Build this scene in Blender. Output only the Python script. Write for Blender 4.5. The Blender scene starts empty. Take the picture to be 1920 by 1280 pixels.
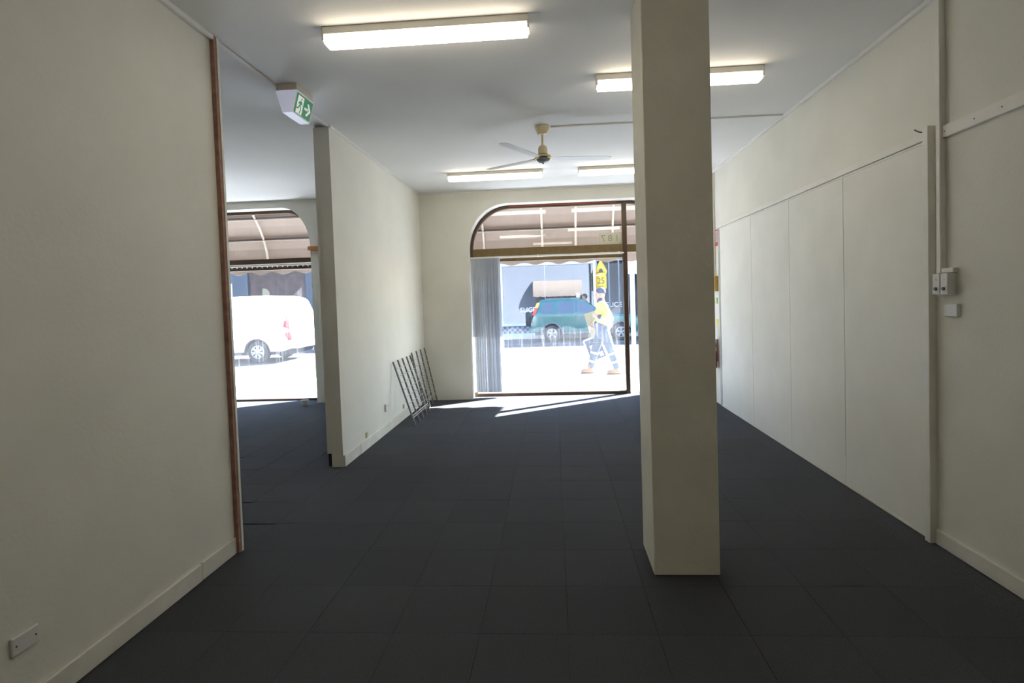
import bpy, bmesh, math, random
from mathutils import Vector, Matrix

random.seed(7)
scn = bpy.context.scene
col = scn.collection
PI = math.pi

# ------------------------------------------------------------------ camera
def make_camera():
    f, cx, cy, yaw, pitch, roll = 997.03, 976.11, 593.68, .0637, .0336, -.0325
    r = Vector((math.cos(yaw), math.sin(yaw), 0)); fw = Vector((-math.sin(yaw), math.cos(yaw), 0)); u = Vector((0, 0, 1))
    f2 = fw * math.cos(pitch) - u * math.sin(pitch); u2 = u * math.cos(pitch) + fw * math.sin(pitch)
    r3 = r * math.cos(roll) + u2 * math.sin(roll); u3 = u2 * math.cos(roll) - r * math.sin(roll)
    cd = bpy.data.cameras.new('camera'); o = bpy.data.objects.new('camera', cd); col.objects.link(o)
    m = Matrix((( r3.x, u3.x, -f2.x, 0), (r3.y, u3.y, -f2.y, 0), (r3.z, u3.z, -f2.z, 1.6), (0, 0, 0, 1)))
    o.matrix_world = m
    cd.sensor_width = 36; cd.lens = 36 * f / 1920
    cd.shift_x = (960 - cx) / 1920; cd.shift_y = (cy - 640) / 1920
    cd.clip_start = .05; cd.clip_end = 300
    scn.camera = o
make_camera()

# ------------------------------------------------------------------ light
SUN_AZ = Vector((.838, .545)); SUN_EL = math.radians(33.5)
def make_light():
    w = bpy.data.worlds.new('world'); scn.world = w; w.use_nodes = True
    nt = w.node_tree; bg = nt.nodes['Background']
    sky = nt.nodes.new('ShaderNodeTexSky'); sky.sky_type = 'NISHITA'; sky.sun_disc = False; sky.dust_density = .2; sky.ozone_density = 2.0
    sky.sun_elevation = SUN_EL; sky.sun_rotation = math.atan2(SUN_AZ.x, SUN_AZ.y)
    nt.links.new(sky.outputs[0], bg.inputs[0]); bg.inputs[1].default_value = 1.0
    sd = bpy.data.lights.new('sun', 'SUN'); sd.energy = 66; sd.angle = math.radians(.6); sd.color = (.97, .985, 1)
    so = bpy.data.objects.new('sun', sd); col.objects.link(so)
    d = Vector((SUN_AZ.x * math.cos(SUN_EL), SUN_AZ.y * math.cos(SUN_EL), math.sin(SUN_EL)))
    so.rotation_euler = d.to_track_quat('Z', 'Y').to_euler(); so.location = (8, 14, 9)
make_light()
scn.view_settings.view_transform = 'Standard'; scn.view_settings.look = 'None'
scn.view_settings.exposure = .55; scn.view_settings.gamma = 1; scn.view_settings.use_curve_mapping = False
scn.cycles.use_denoising = True
scn.cycles.max_bounces = 12; scn.cycles.diffuse_bounces = 6; scn.cycles.glossy_bounces = 4
scn.cycles.transparent_max_bounces = 16; scn.cycles.sample_clamp_indirect = 40
scn.cycles.caustics_reflective = False; scn.cycles.caustics_refractive = False
LAMP = 7.5

# ------------------------------------------------------------------ materials
M = {}
def mat(name, color, rough=.6, var=.08, scale=6, bump=0, bscale=60, metal=0, spec=.5, trans=0, emit=0, stain=0):
    m = bpy.data.materials.new(name); m.use_nodes = True; nt = m.node_tree; N = nt.nodes; L = nt.links
    b = N['Principled BSDF']; b.inputs['Roughness'].default_value = rough; b.inputs['Metallic'].default_value = metal
    b.inputs['Specular IOR Level'].default_value = spec
    tc = N.new('ShaderNodeTexCoord')
    nz = N.new('ShaderNodeTexNoise'); nz.inputs['Scale'].default_value = scale; nz.inputs['Detail'].default_value = 6
    L.new(tc.outputs['Object'], nz.inputs['Vector'])
    rp = N.new('ShaderNodeValToRGB'); c = color
    rp.color_ramp.elements[0].position = .3; rp.color_ramp.elements[1].position = .7
    rp.color_ramp.elements[0].color = (*[x * (1 - var) for x in c], 1); rp.color_ramp.elements[1].color = (*[min(1, x * (1 + var)) for x in c], 1)
    L.new(nz.outputs[0], rp.inputs[0]); out = rp.outputs[0]
    L.new(out, b.inputs['Base Color'])
    if bump:
        n2 = N.new('ShaderNodeTexNoise'); n2.inputs['Scale'].default_value = bscale; n2.inputs['Detail'].default_value = 4
        L.new(tc.outputs['Object'], n2.inputs['Vector'])
        bp = N.new('ShaderNodeBump'); bp.inputs['Strength'].default_value = bump; bp.inputs['Distance'].default_value = .01
        L.new(n2.outputs[0], bp.inputs['Height']); L.new(bp.outputs[0], b.inputs['Normal'])
    if emit:
        b.inputs['Emission Color'].default_value = (*color, 1); b.inputs['Emission Strength'].default_value = emit
    if trans:
        t = N.new('ShaderNodeBsdfTranslucent'); L.new(out, t.inputs[0]); mx = N.new('ShaderNodeMixShader'); mx.inputs[0].default_value = trans
        L.new(b.outputs[0], mx.inputs[1]); L.new(t.outputs[0], mx.inputs[2]); L.new(mx.outputs[0], N['Material Output'].inputs[0])
    M[name] = m; return m

def glass_mat(name, ior=1.5, tint=(.96, .98, .98), dirt=.03, streak=.06):
    m = bpy.data.materials.new(name); m.use_nodes = True; nt = m.node_tree; N = nt.nodes; L = nt.links
    N.remove(N['Principled BSDF'])
    tr = N.new('ShaderNodeBsdfTransparent'); tr.inputs[0].default_value = (*tint, 1)
    gl = N.new('ShaderNodeBsdfGlossy'); gl.inputs['Roughness'].default_value = .01
    lw = N.new('ShaderNodeLayerWeight'); lw.inputs[0].default_value = .5; f0 = ((ior - 1) / (ior + 1)) ** 2
    pw = N.new('ShaderNodeMath'); pw.operation = 'POWER'; pw.inputs[1].default_value = 5; L.new(lw.outputs['Facing'], pw.inputs[0])
    fr = N.new('ShaderNodeMath'); fr.operation = 'MULTIPLY_ADD'; fr.inputs[1].default_value = 1 - f0; fr.inputs[2].default_value = f0; L.new(pw.outputs[0], fr.inputs[0])
    mx = N.new('ShaderNodeMixShader'); L.new(fr.outputs[0], mx.inputs[0]); L.new(tr.outputs[0], mx.inputs[1]); L.new(gl.outputs[0], mx.inputs[2])
    last = mx
    if dirt or streak:
        df = N.new('ShaderNodeBsdfTranslucent'); df.inputs[0].default_value = (.85, .88, .95, 1)
        tc = N.new('ShaderNodeTexCoord'); mp = N.new('ShaderNodeMapping'); mp.inputs['Scale'].default_value = (14, 1, .9)
        L.new(tc.outputs['Object'], mp.inputs[0]); nz = N.new('ShaderNodeTexNoise'); nz.inputs['Scale'].default_value = 2.2; nz.inputs['Detail'].default_value = 5
        L.new(mp.outputs[0], nz.inputs['Vector'])
        mr = N.new('ShaderNodeMapRange'); mr.inputs[1].default_value = .52; mr.inputs[2].default_value = .8; mr.inputs[3].default_value = dirt; mr.inputs[4].default_value = dirt + streak
        L.new(nz.outputs[0], mr.inputs[0])
        m2 = N.new('ShaderNodeMixShader'); L.new(mr.outputs[0], m2.inputs[0]); L.new(mx.outputs[0], m2.inputs[1]); L.new(df.outputs[0], m2.inputs[2]); last = m2
    L.new(last.outputs[0], N['Material Output'].inputs[0]); M[name] = m; return m

def carpet_mat():
    m = mat('carpet', (.070, .073, .081), .95, .5, 260, .5, 420, spec=.15); nt = m.node_tree; N = nt.nodes; L = nt.links
    b = N['Principled BSDF']; src = b.inputs['Base Color'].links[0].from_socket
    oi = N.new('ShaderNodeObjectInfo'); mr = N.new('ShaderNodeMapRange'); mr.inputs[3].default_value = .95; mr.inputs[4].default_value = 1.05
    L.new(oi.outputs['Random'], mr.inputs[0]); mu = N.new('ShaderNodeVectorMath'); mu.operation = 'SCALE'
    L.new(src, mu.inputs[0]); L.new(mr.outputs[0], mu.inputs['Scale']); L.new(mu.outputs[0], b.inputs['Base Color'])

mat('wall_paint', (.77, .75, .665), .75, .035, 2.2, .12, 45)
mat('pillar_paint', (.79, .755, .64), .75, .05, 4, .35, 22)
mat('panel_paint', (.78, .765, .69), .65, .03, 3, .08, 60)
mat('trim_paint', (.79, .77, .70), .5, .04, 8, .08, 50)
mat('reveal_shade_grey', (.42, .43, .40), .5, .05, 8)  # darker grey with the shade of the panel reveal put into the colour
mat('ceiling_paint', (.79, .775, .74), .85, .02, 1.5)
mat('skirting_paint', (.74, .72, .63), .5, .07, 7, .15, 30)
mat('raw_timber', (.36, .20, .145), .8, .25, 18, .3, 60)
mat('timber_block', (.50, .20, .06), .6, .2, 20)
mat('white_plastic', (.72, .71, .67), .35, .03, 10)
mat('beige_plastic', (.46, .42, .27), .5, .06, 20)
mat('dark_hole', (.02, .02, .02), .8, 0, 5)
mat('lamp_tray', (.72, .70, .64), .4, .02, 5)
mat('fan_cream', (.70, .60, .38), .35, .03, 10)
mat('fan_blade', (.66, .66, .63), .3, .03, 10)
mat('fan_cap', (.25, .30, .36), .25, .03, 10)
mat('brass', (.75, .60, .30), .25, .05, 12, metal=.9)
mat('exit_body', (.66, .70, .86), .4, .02, 5, emit=.22)
mat('exit_base', (.58, .53, .44), .5, .04, 8)
mat('exit_green', (.02, .30, .14), .4, .05, 8, emit=.10)
mat('exit_white', (.85, .9, .85), .4, .02, 8, emit=.25)
mat('bronze', (.20, .135, .055), .4, .12, 14, metal=.25)
mat('dark_bronze', (.085, .05, .03), .45, .12, 14, metal=.25)
mat('red_seal', (.34, .07, .035), .6, .15, 20)
mat('steel_rod', (.20, .20, .19), .4, .2, 25, metal=.6)
mat('galv_wire', (.45, .45, .44), .4, .1, 30, metal=.7)
mat('blind_fabric', (.70, .72, .75), .8, .05, 5, trans=.42)
mat('paper', (.78, .74, .60), .8, .04, 8, trans=.35)
mat('print_grey', (.42, .40, .33), .8, .05, 20)
mat('red_gloss', (.42, .02, .02), .3, .06, 10)
mat('sign_red', (.60, .05, .05), .5, .04, 12)
mat('orange_box', (.62, .36, .07), .5, .1, 12)
mat('green_plate', (.55, .68, .35), .5, .06, 12)
mat('yellow_tag', (.80, .66, .12), .5, .06, 12)
mat('black_rubber', (.018, .018, .02), .75, .1, 30)
# outside
mat('concrete', (.48, .50, .52), .9, .08, 3, .2, 40)
mat('asphalt', (.052, .055, .062), .95, .14, 8, .4, 90)
mat('kerb_stone', (.42, .42, .42), .9, .08, 6)
mat('facade_paint', (.30, .33, .39), .8, .04, 2)
mat('canvas', (.44, .355, .29), .85, .05, 5, trans=.17)
mat('awning_frame', (.80, .72, .58), .5, .03, 6)
mat('awning_beam', (.13, .10, .09), .7, .08, 8)
mat('post_white', (.82, .82, .82), .5, .03, 8)
mat('car_teal', (.008, .098, .094), .22, .03, 3, spec=.6)
mat('car_glass', (.045, .065, .10), .06, .02, 3, spec=.8)
mat('car_trim', (.09, .10, .105), .6, .06, 12)
mat('alloy', (.30, .30, .32), .35, .04, 10, metal=.5)
mat('lens_red', (.42, .004, .006), .25, .04, 10)
mat('lens_orange', (.85, .28, .04), .25, .04, 10)
mat('lens_clear', (.72, .74, .78), .15, .04, 10)
mat('van_white', (.86, .86, .86), .3, .01, 3)
mat('hivis', (.62, .66, .10), .8, .06, 14)
mat('navy', (.03, .04, .08), .85, .1, 16)
mat('work_trousers', (.045, .06, .08), .9, .12, 14, .2, 60)
mat('reflective', (.30, .31, .32), .5, .04, 20)
mat('boot_tan', (.22, .10, .035), .7, .15, 18)
mat('skin', (.30, .155, .11), .6, .06, 20)
mat('hair_dark', (.03, .022, .018), .8, .2, 40)
mat('maroon', (.16, .03, .035), .85, .1, 16)
mat('board', (.20, .175, .115), .7, .06, 8)
mat('sign_yellow', (.52, .33, .004), .5, .03, 8)
mat('sign_black', (.02, .02, .02), .6, .03, 8)
mat('frame_white', (.48, .48, .49), .5, .03, 8)
mat('shop_grey', (.10, .115, .135), .7, .06, 3)
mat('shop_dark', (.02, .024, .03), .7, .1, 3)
mat('brown_brick', (.06, .038, .030), .85, .3, 9, .3, 30)
mat('timber_dark', (.055, .034, .030), .8, .5, 3.5)
mat('blue_paint', (.035, .046, .07), .7, .08, 4)
mat('blue_grey', (.16, .18, .21), .6, .05, 5)
mat('letter_white', (.75, .78, .82), .6, .03, 10)
glass_mat('window_glass', 1.5, (.985, .99, .99), .010, .03)
glass_mat('shop_glass', 2.0, (.62, .68, .74), 0, 0)
glass_mat('dim_glass', 1.35, (.7, .75, .8), 0, 0)
carpet_mat()

def mosaic_mat():
    m = mat('mosaic', (.3, .32, .38), .5, .1, 5); nt = m.node_tree; N = nt.nodes; L = nt.links
    b = N['Principled BSDF']; tc = N.new('ShaderNodeTexCoord'); ck = N.new('ShaderNodeTexChecker'); ck.inputs['Scale'].default_value = 8.5
    ck.inputs[1].default_value = (.17, .19, .23, 1); ck.inputs[2].default_value = (.03, .04, .07, 1)
    L.new(tc.outputs['Object'], ck.inputs[0]); L.new(ck.outputs[0], b.inputs['Base Color'])
mosaic_mat()

def lamp_mat(name, k):
    m = bpy.data.materials.new(name); m.use_nodes = True; N = m.node_tree.nodes; b = N['Principled BSDF']
    b.inputs['Base Color'].default_value = (.9, .9, .88, 1); b.inputs['Emission Color'].default_value = (1, .90, .75, 1)
    b.inputs['Emission Strength'].default_value = LAMP * k; M[name] = m
lamp_mat('lamp_diffuser', 1); lamp_mat('lamp_diffuser_dim', .6)     # rear fitting set dimmer to keep the near walls darker

# ------------------------------------------------------------------ mesh helpers
class MB:
    def __init__(s): s.bm = bmesh.new()
    def box(s, x0, x1, y0, y1, z0, z1, bev=0):
        vs = [s.bm.verts.new(p) for p in ((x0,y0,z0),(x1,y0,z0),(x1,y1,z0),(x0,y1,z0),(x0,y0,z1),(x1,y0,z1),(x1,y1,z1),(x0,y1,z1))]
        fs = [s.bm.faces.new([vs[i] for i in q]) for q in ((3,2,1,0),(4,5,6,7),(0,1,5,4),(1,2,6,5),(2,3,7,6),(3,0,4,7))]
        if bev:
            es = list({e for f in fs for e in f.edges}); bmesh.ops.bevel(s.bm, geom=es, offset=bev, segments=2, profile=.5, affect='EDGES')
        return s
    def prism(s, pts, axis, a0, a1):
        # pts: 2D loop; axis 'x','y','z' = extrusion axis
        def P(p, a): return {'x': (a, p[0], p[1]), 'y': (p[0], a, p[1]), 'z': (p[0], p[1], a)}[axis]
        A = [s.bm.verts.new(P(p, a0)) for p in pts]; B = [s.bm.verts.new(P(p, a1)) for p in pts]
        s.bm.faces.new(A); s.bm.faces.new(B[::-1]); n = len(pts)
        for i in range(n): s.bm.faces.new((A[i], B[i], B[(i+1) % n], A[(i+1) % n]))
        return s
    def tube(s, p0, p1, r0, r1=None, n=10):
        p0 = Vector(p0); p1 = Vector(p1); r1 = r0 if r1 is None else r1
        d = (p1 - p0).normalized(); a = d.orthogonal().normalized(); b = d.cross(a)
        A = []; B = []
        for i in range(n):
            t = 2 * PI * i / n; v = a * math.cos(t) + b * math.sin(t)
            A.append(s.bm.verts.new(p0 + v * r0)); B.append(s.bm.verts.new(p1 + v * r1))
        s.bm.faces.new(A[::-1]); s.bm.faces.new(B)
        for i in range(n): s.bm.faces.new((A[i], A[(i+1) % n], B[(i+1) % n], B[i]))
        return s
    def path(s, pts, r, n=8):
        for a, b in zip(pts, pts[1:]): s.tube(a, b, r, n=n)
        return s
    def bar(s, p0, p1, w, h, up=(0, 0, 1)):
        p0 = Vector(p0); p1 = Vector(p1); d = (p1 - p0).normalized(); sd = d.cross(Vector(up)).normalized(); u = sd.cross(d)
        c = [(-1,-1),(1,-1),(1,1),(-1,1)]
        A = [s.bm.verts.new(p0 + sd*i*w/2 + u*j*h/2) for i, j in c]; B = [s.bm.verts.new(p1 + sd*i*w/2 + u*j*h/2) for i, j in c]
        s.bm.faces.new(A[::-1]); s.bm.faces.new(B)
        for i in range(4): s.bm.faces.new((A[i], A[(i+1) % 4], B[(i+1) % 4], B[i]))
        return s
    def lathe(s, prof, c=(0, 0, 0), axis='z', n=24, caps=True):
        # prof: list (r, h)
        rings = []
        for r, h in prof:
            ring = []
            for i in range(n):
                t = 2 * PI * i / n; u, v = r * math.cos(t), r * math.sin(t)
                p = {'z': (u, v, h), 'y': (u, h, v), 'x': (h, u, v)}[axis]
                ring.append(s.bm.verts.new((p[0]+c[0], p[1]+c[1], p[2]+c[2])))
            rings.append(ring)
        for a, b in zip(rings, rings[1:]):
            for i in range(n): s.bm.faces.new((a[i], a[(i+1) % n], b[(i+1) % n], b[i]))
        if caps: s.bm.faces.new(rings[0][::-1]); s.bm.faces.new(rings[-1])
        return s
    def quad(s, pts, th, nrm):
        nrm = Vector(nrm).normalized() * th
        A = [s.bm.verts.new(p) for p in pts]; B = [s.bm.verts.new(Vector(p) + nrm) for p in pts]; n = len(pts)
        s.bm.faces.new(A[::-1]); s.bm.faces.new(B)
        for i in range(n): s.bm.faces.new((A[i], A[(i+1) % n], B[(i+1) % n], B[i]))
        return s
    def mesh(s, name, smooth=False, ang=35):
        bmesh.ops.recalc_face_normals(s.bm, faces=s.bm.faces[:])
        me = bpy.data.meshes.new(name); s.bm.to_mesh(me); s.bm.free()
        if smooth:
            for p in me.polygons: p.use_smooth = True
            me.set_sharp_from_angle(angle=math.radians(ang))
        return me
    def build(s, name, m, parent=None, smooth=False, ang=35):
        me = s.mesh(name, smooth, ang); me.materials.append(M[m]); return link(name, me, parent)

def link(name, data, parent=None):
    o = bpy.data.objects.new(name, data); col.objects.link(o)
    if parent is not None: o.parent = parent
    return o
def tag(o, label, cat, group=None, kind=None):
    o['label'] = label; o['category'] = cat
    if group: o['group'] = group
    if kind: o['kind'] = kind
    return o
def thing(name, label, cat, loc=(0, 0, 0), rz=0, group=None, kind=None):
    o = bpy.data.objects.new(name, None); col.objects.link(o); o.location = loc; o.rotation_euler = (0, 0, rz); o.empty_display_size = .1
    return tag(o, label, cat, group, kind)
def struct(o, label, cat): return tag(o, label, cat, None, 'structure')
def text(name, s, size, m, parent, loc, rot, ext=.002, align='CENTER', sx=1):
    cu = bpy.data.curves.new(name, 'FONT'); cu.body = s; cu.size = size; cu.extrude = ext; cu.align_x = align; cu.align_y = 'CENTER'
    t = bpy.data.objects.new(name, cu); col.objects.link(t)
    dg = bpy.context.evaluated_depsgraph_get(); me = bpy.data.meshes.new_from_object(t.evaluated_get(dg))
    bpy.data.objects.remove(t); me.materials.clear(); me.materials.append(M[m])
    o = link(name, me, parent); o.location = loc; o.rotation_euler = rot; o.scale = (sx, 1, 1); return o

# ------------------------------------------------------------------ room shell
H = 3.333; FY = 8.49; GY = 8.76; RX = 2.332; LX = -2.13; PX = -2.12
# openings: x0, x1, spring z, top z, ellipse a
W1 = (-1.355, 1.90, 2.42, 3.13, .65); W2 = (-7.15, -3.945, 2.55, 3.215, .47)
def top_z(w, x):
    x0, x1, zs, zt, a = w
    d = min(x - x0, x1 - x)
    if d >= a: return zt
    t = (a - d) / a
    return zs + (zt - zs) * math.sqrt(max(0, 1 - t * t))
def arch_xs(w):
    x0, x1, zs, zt, a = w; n = 14
    L = [x0 + a * (1 - math.cos(PI / 2 * i / n)) for i in range(n + 1)]; R_ = [x1 - a * (1 - math.cos(PI / 2 * i / n)) for i in range(n, -1, -1)]
    return L + R_
def arched_wall(xa, xb, y0, y1, ztop, wins, zb=0.):
    mb = MB(); bm = mb.bm; edges = [xa]
    for w in sorted(wins): edges += [w[0], w[1]]
    edges.append(xb)
    for i in range(0, len(edges), 2): mb.box(edges[i], edges[i+1], y0, y1, zb, ztop)
    for w in wins:
        xs = arch_xs(w)
        for a, b in zip(xs, xs[1:]):
            if b - a < 1e-6: continue
            za, zb_ = top_z(w, a), top_z(w, b)
            mb.prism([(a, za), (b, zb_), (b, ztop), (a, ztop)], 'y', y0, y1)
    bmesh.ops.remove_doubles(bm, verts=bm.verts[:], dist=1e-5)
    return mb
struct(arched_wall(-7.6, RX + .15, FY, 8.9, H, [W1, W2]).build('wall_front', 'wall_paint'), 'cream front wall with two arched shop windows', 'wall')
struct(arched_wall(-14, 10, 8.9, 8.97, 5.2, [W1, W2], -.3).build('building_front', 'facade_paint'), 'pale painted outside face of the shop front above the awnings', 'facade')

floor = struct(MB().box(-7.6, RX + .15, -1.0, 8.97, -.25, -.006).build('floor', 'carpet'), 'dark charcoal carpet tile floor', 'floor')
def carpet_tiles():
    T = .424; y0 = 2.484 - T * 3; x0 = -2.13 + .03
    me = MB().box(-T/2 + .0006, T/2 - .0006, -T/2 + .0006, T/2 - .0006, -.006, 0).mesh('carpet_tile')
    bm = bmesh.new(); bm.from_mesh(me)
    es = [e for e in bm.edges if all(v.co.z > -.001 for v in e.verts)]
    bmesh.ops.bevel(bm, geom=es, offset=.0016, segments=1, affect='EDGES'); bm.to_mesh(me); bm.free(); me.materials.append(M['carpet'])
    n = 0
    for j in range(0, 18):
        y = y0 + T * (j + .5)
        for i in range(-9, 11):
            x = x0 + T * (i + .5)
            if y + T/2 > 8.97: continue
            if x + T/2 > RX + .02: continue
            if i < 0:
                if y < 3.5: continue
                if x - T/2 < -.78 * y + .35 or x + T/2 < -.70 * y - .2: continue    # beyond what the opening shows
                if y > 4.9 and x > -.42 * y - .1 and x + T/2 > -2.3 - .2 and x > -.42 * y: continue
            if x < -.98 * y or x > 1.0 * y + .25: continue
            o = link('carpet_tile', me, floor); o.location = (x, y, 0); o.rotation_euler = (0, 0, PI/2 * ((i + j) % 2)); n += 1
    return n
NT = carpet_tiles()

struct(MB().box(-7.6, RX + .15, -1.0, 8.9, H, H + .2).build('ceiling', 'ceiling_paint'), 'flat off-white plasterboard ceiling', 'ceiling')
struct(MB().box(-2.28, LX, -1.0, 3.30, 0, H).build('wall_left', 'wall_paint'), 'near cream wall on the left ending in a bare timber edge', 'wall')
wp = struct(MB().box(-2.235, PX, 5.07, FY, 0, H - .012).build('wall_middle', 'wall_paint'), 'cream partition wall with its end facing the room', 'wall')
MB().box(-2.285, -2.235, 5.085, FY, .13, H - .012).build('lining_board', 'wall_paint', wp)
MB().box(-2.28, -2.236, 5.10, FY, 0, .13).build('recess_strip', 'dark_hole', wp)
struct(MB().box(-7.75, -7.6, -1.0, 8.9, 0, H).build('wall_side', 'wall_paint'), 'far side wall of the adjoining shop', 'wall')
struct(MB().box(-7.75, RX + .15, -1.15, -1.0, 0, H).build('wall_back', 'wall_paint'), 'cream wall behind the viewer', 'wall')
wr = struct(MB().box(RX, RX + .15, -1.0, FY, 0, H).build('wall_right', 'wall_paint'), 'cream right wall with boarded panels', 'wall')
# right wall panels and trims
ys = [3.462, 4.427, 5.413, 6.42, 7.60]
for a, b in zip(ys, ys[1:]):
    MB().box(RX - .008, RX, a + .003, b - .003, .018, 2.488, .0015).build('wall_panel', 'panel_paint', wr)
MB().box(RX - .012, RX, 3.46, 7.6, 0, .016).build('floor_bead', 'trim_paint', wr)
t = MB(); t.box(RX - .022, RX, 3.455, 7.66, 2.497, 2.545, .003); t.box(RX - .012, RX, 3.46, 7.6, 2.478, 2.492, .001); t.build('head_rail', 'trim_paint', wr)
MB().box(RX - .045, RX, 3.405, 3.455, 0, 2.568, .003).build('frame_post', 'trim_paint', wr)
MB().box(RX - .012, RX, 7.603, 7.668, 0, 2.5, .002).build('reveal_shade_strip', 'reveal_shade_grey', wr)  # grey strip stands in for the shaded reveal beyond the last panel
MB().box(RX - .02, RX, -1.0, 3.318, 2.465, 2.538, .004).build('cover_strip', 'trim_paint', wr)
for (y, z) in ((3.30, 2.50), (3.08, 2.50), (2.9, 2.5)):
    MB().tube((RX - .021, y, z), (RX - .018, y, z), .004, n=8).build('nail_head', 'dark_hole', wr)
struct(MB().box(RX - .014, RX, -1.0, 3.40, 0, .095, .004).build('baseboard_right', 'skirting_paint'), 'painted skirting board along the near right wall', 'baseboard')
struct(MB().box(RX - .028, RX, -1.0, FY, H - .03, H, .004).build('trim_1', 'ceiling_paint'), 'white cover strip where the right wall meets the ceiling', 'trim')
# left wall trims
tb = MB(); tb.box(-2.29, -2.102, 3.30, 3.338, 0, H - .004, .002); tb.build('timber_edge', 'raw_timber', bpy.data.objects['wall_left'])
MB().box(-2.104, -2.098, 3.325, 3.345, 0, H - .004).build('white_bead', 'trim_paint', bpy.data.objects['wall_left'])
bl = MB(); bl.box(LX, LX + .014, -1.0, 2.958, 0, .102, .004); bl.box(LX, LX + .012, 2.963, 3.298, 0, .106, .004)
struct(bl.build('baseboard_left', 'skirting_paint'), 'chipped painted skirting board along the near left wall', 'baseboard')
struct(MB().box(LX, LX + .03, -1.0, 3.30, H - .03, H, .004).build('trim_2', 'ceiling_paint'), 'white cover strip above the near left wall', 'trim')
struct(MB().box(-2.155, -2.12, 3.34, 5.07, H - .016, H, .003).build('trim_3', 'ceiling_paint'), 'thin ceiling bead bridging the opening between the two walls', 'trim')
struct(MB().box(PX, PX + .02, 5.07, FY, H - .02, H, .003).build('trim_4', 'ceiling_paint'), 'thin bead where the partition wall meets the ceiling', 'trim')
struct(MB().box(PX, RX, FY - .02, FY, H - .02, H, .003).build('trim_5', 'ceiling_paint'), 'thin bead above the arched front window', 'trim')
bm_ = MB(); bm_.box(PX, PX + .018, 5.075, 5.5, 0, .114, .004); bm_.box(PX, PX + .021, 5.502, FY, 0, .114, .004)
struct(bm_.build('baseboard_middle', 'skirting_paint'), 'worn skirting board along the partition wall', 'baseboard')
# pillar: square post with a slightly chipped rear corner
pm = MB(); pm.box(.524, .893, 3.02, 3.40, 0, H, .006)
pillar = struct(pm.build('pillar', 'pillar_paint'), 'square cream rendered pillar standing in the middle of the carpet', 'pillar')

# ------------------------------------------------------------------ windows
def frame_arch(w, y0, y1, wd, name, m, parent):
    mb = MB(); xs = arch_xs(w); outer = [(x, top_z(w, x)) for x in xs]
    x0, x1, zs, zt, a = w; w2 = (x0 + wd, x1 - wd, zs, zt - wd, a - wd * .3)
    inner = [(max(x0 + wd, min(x1 - wd, x0 + (x - x0) * (x1 - x0 - 2*wd) / (x1 - x0) + wd)), 0) for x in xs]
    inner = [(x, top_z(w2, x)) for x, _ in inner]
    for i in range(len(xs) - 1):
        if (Vector(outer[i]) - Vector(outer[i+1])).length < 1e-5: continue
        mb.prism([outer[i], outer[i+1], inner[i+1], inner[i]], 'y', y0, y1)
    return mb
def pane_arch(w, xa, xb, zb, y0, y1):
    mb = MB(); xs = sorted(set([xa, xb] + [x for x in arch_xs(w) if xa < x < xb])); top = [(x, top_z(w, x) - .02) for x in xs]
    mb.prism([(xa, zb), (xb, zb)] + top[::-1], 'y', y0, y1); return mb
def win1():
    r = thing('window_1', 'arched bronze framed shop window with a transom beside the doorway', 'window', (0, 0, 0), kind='structure')
    f = frame_arch(W1, GY - .035, GY + .05, .045, 'frame', 'dark_bronze', r); f.build('arch_frame', 'dark_bronze', r)
    sl = MB(); sl.prism([(-.70, 3.128), (1.05, 3.128), (1.05, 3.107), (-.70, 3.107)], 'y', GY - .06, GY - .034); sl.build('red_seal', 'red_seal', r)
    MB().box(-1.355, -1.31, GY - .035, GY + .05, 0, 2.42).build('jamb_frame', 'dark_bronze', r)
    MB().box(1.855, 1.90, GY - .035, GY + .05, 0, 2.42).build('jamb_frame', 'dark_bronze', r)
    MB().box(-1.31, 1.135, GY - .04, GY + .05, 2.312, 2.437, .004).build('transom', 'bronze', r)
    MB().box(1.205, 1.855, GY - .04, GY + .05, 2.30, 2.425, .004).build('transom', 'bronze', r)
    MB().box(-1.31, 1.135, GY - .02, GY + .05, 2.222, 2.274, .003).build('lower_rail', 'bronze', r)
    MB().box(1.135, 1.205, GY - .045, GY + .055, 0, 3.12, .004).build('mullion', 'dark_bronze', r)
    MB().box(-1.31, 1.135, GY - .03, GY + .05, -.006, .046, .004).build('sill', 'dark_bronze', r)
    pane_arch(W1, -1.31, 1.135, 2.437, GY, GY + .006).build('pane', 'window_glass', r)
    pane_arch(W1, 1.205, 1.855, 2.425, GY, GY + .006).build('pane', 'window_glass', r)
    MB().box(-1.31, 1.135, GY, GY + .006, .046, 2.222).build('pane', 'window_glass', r)
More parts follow.
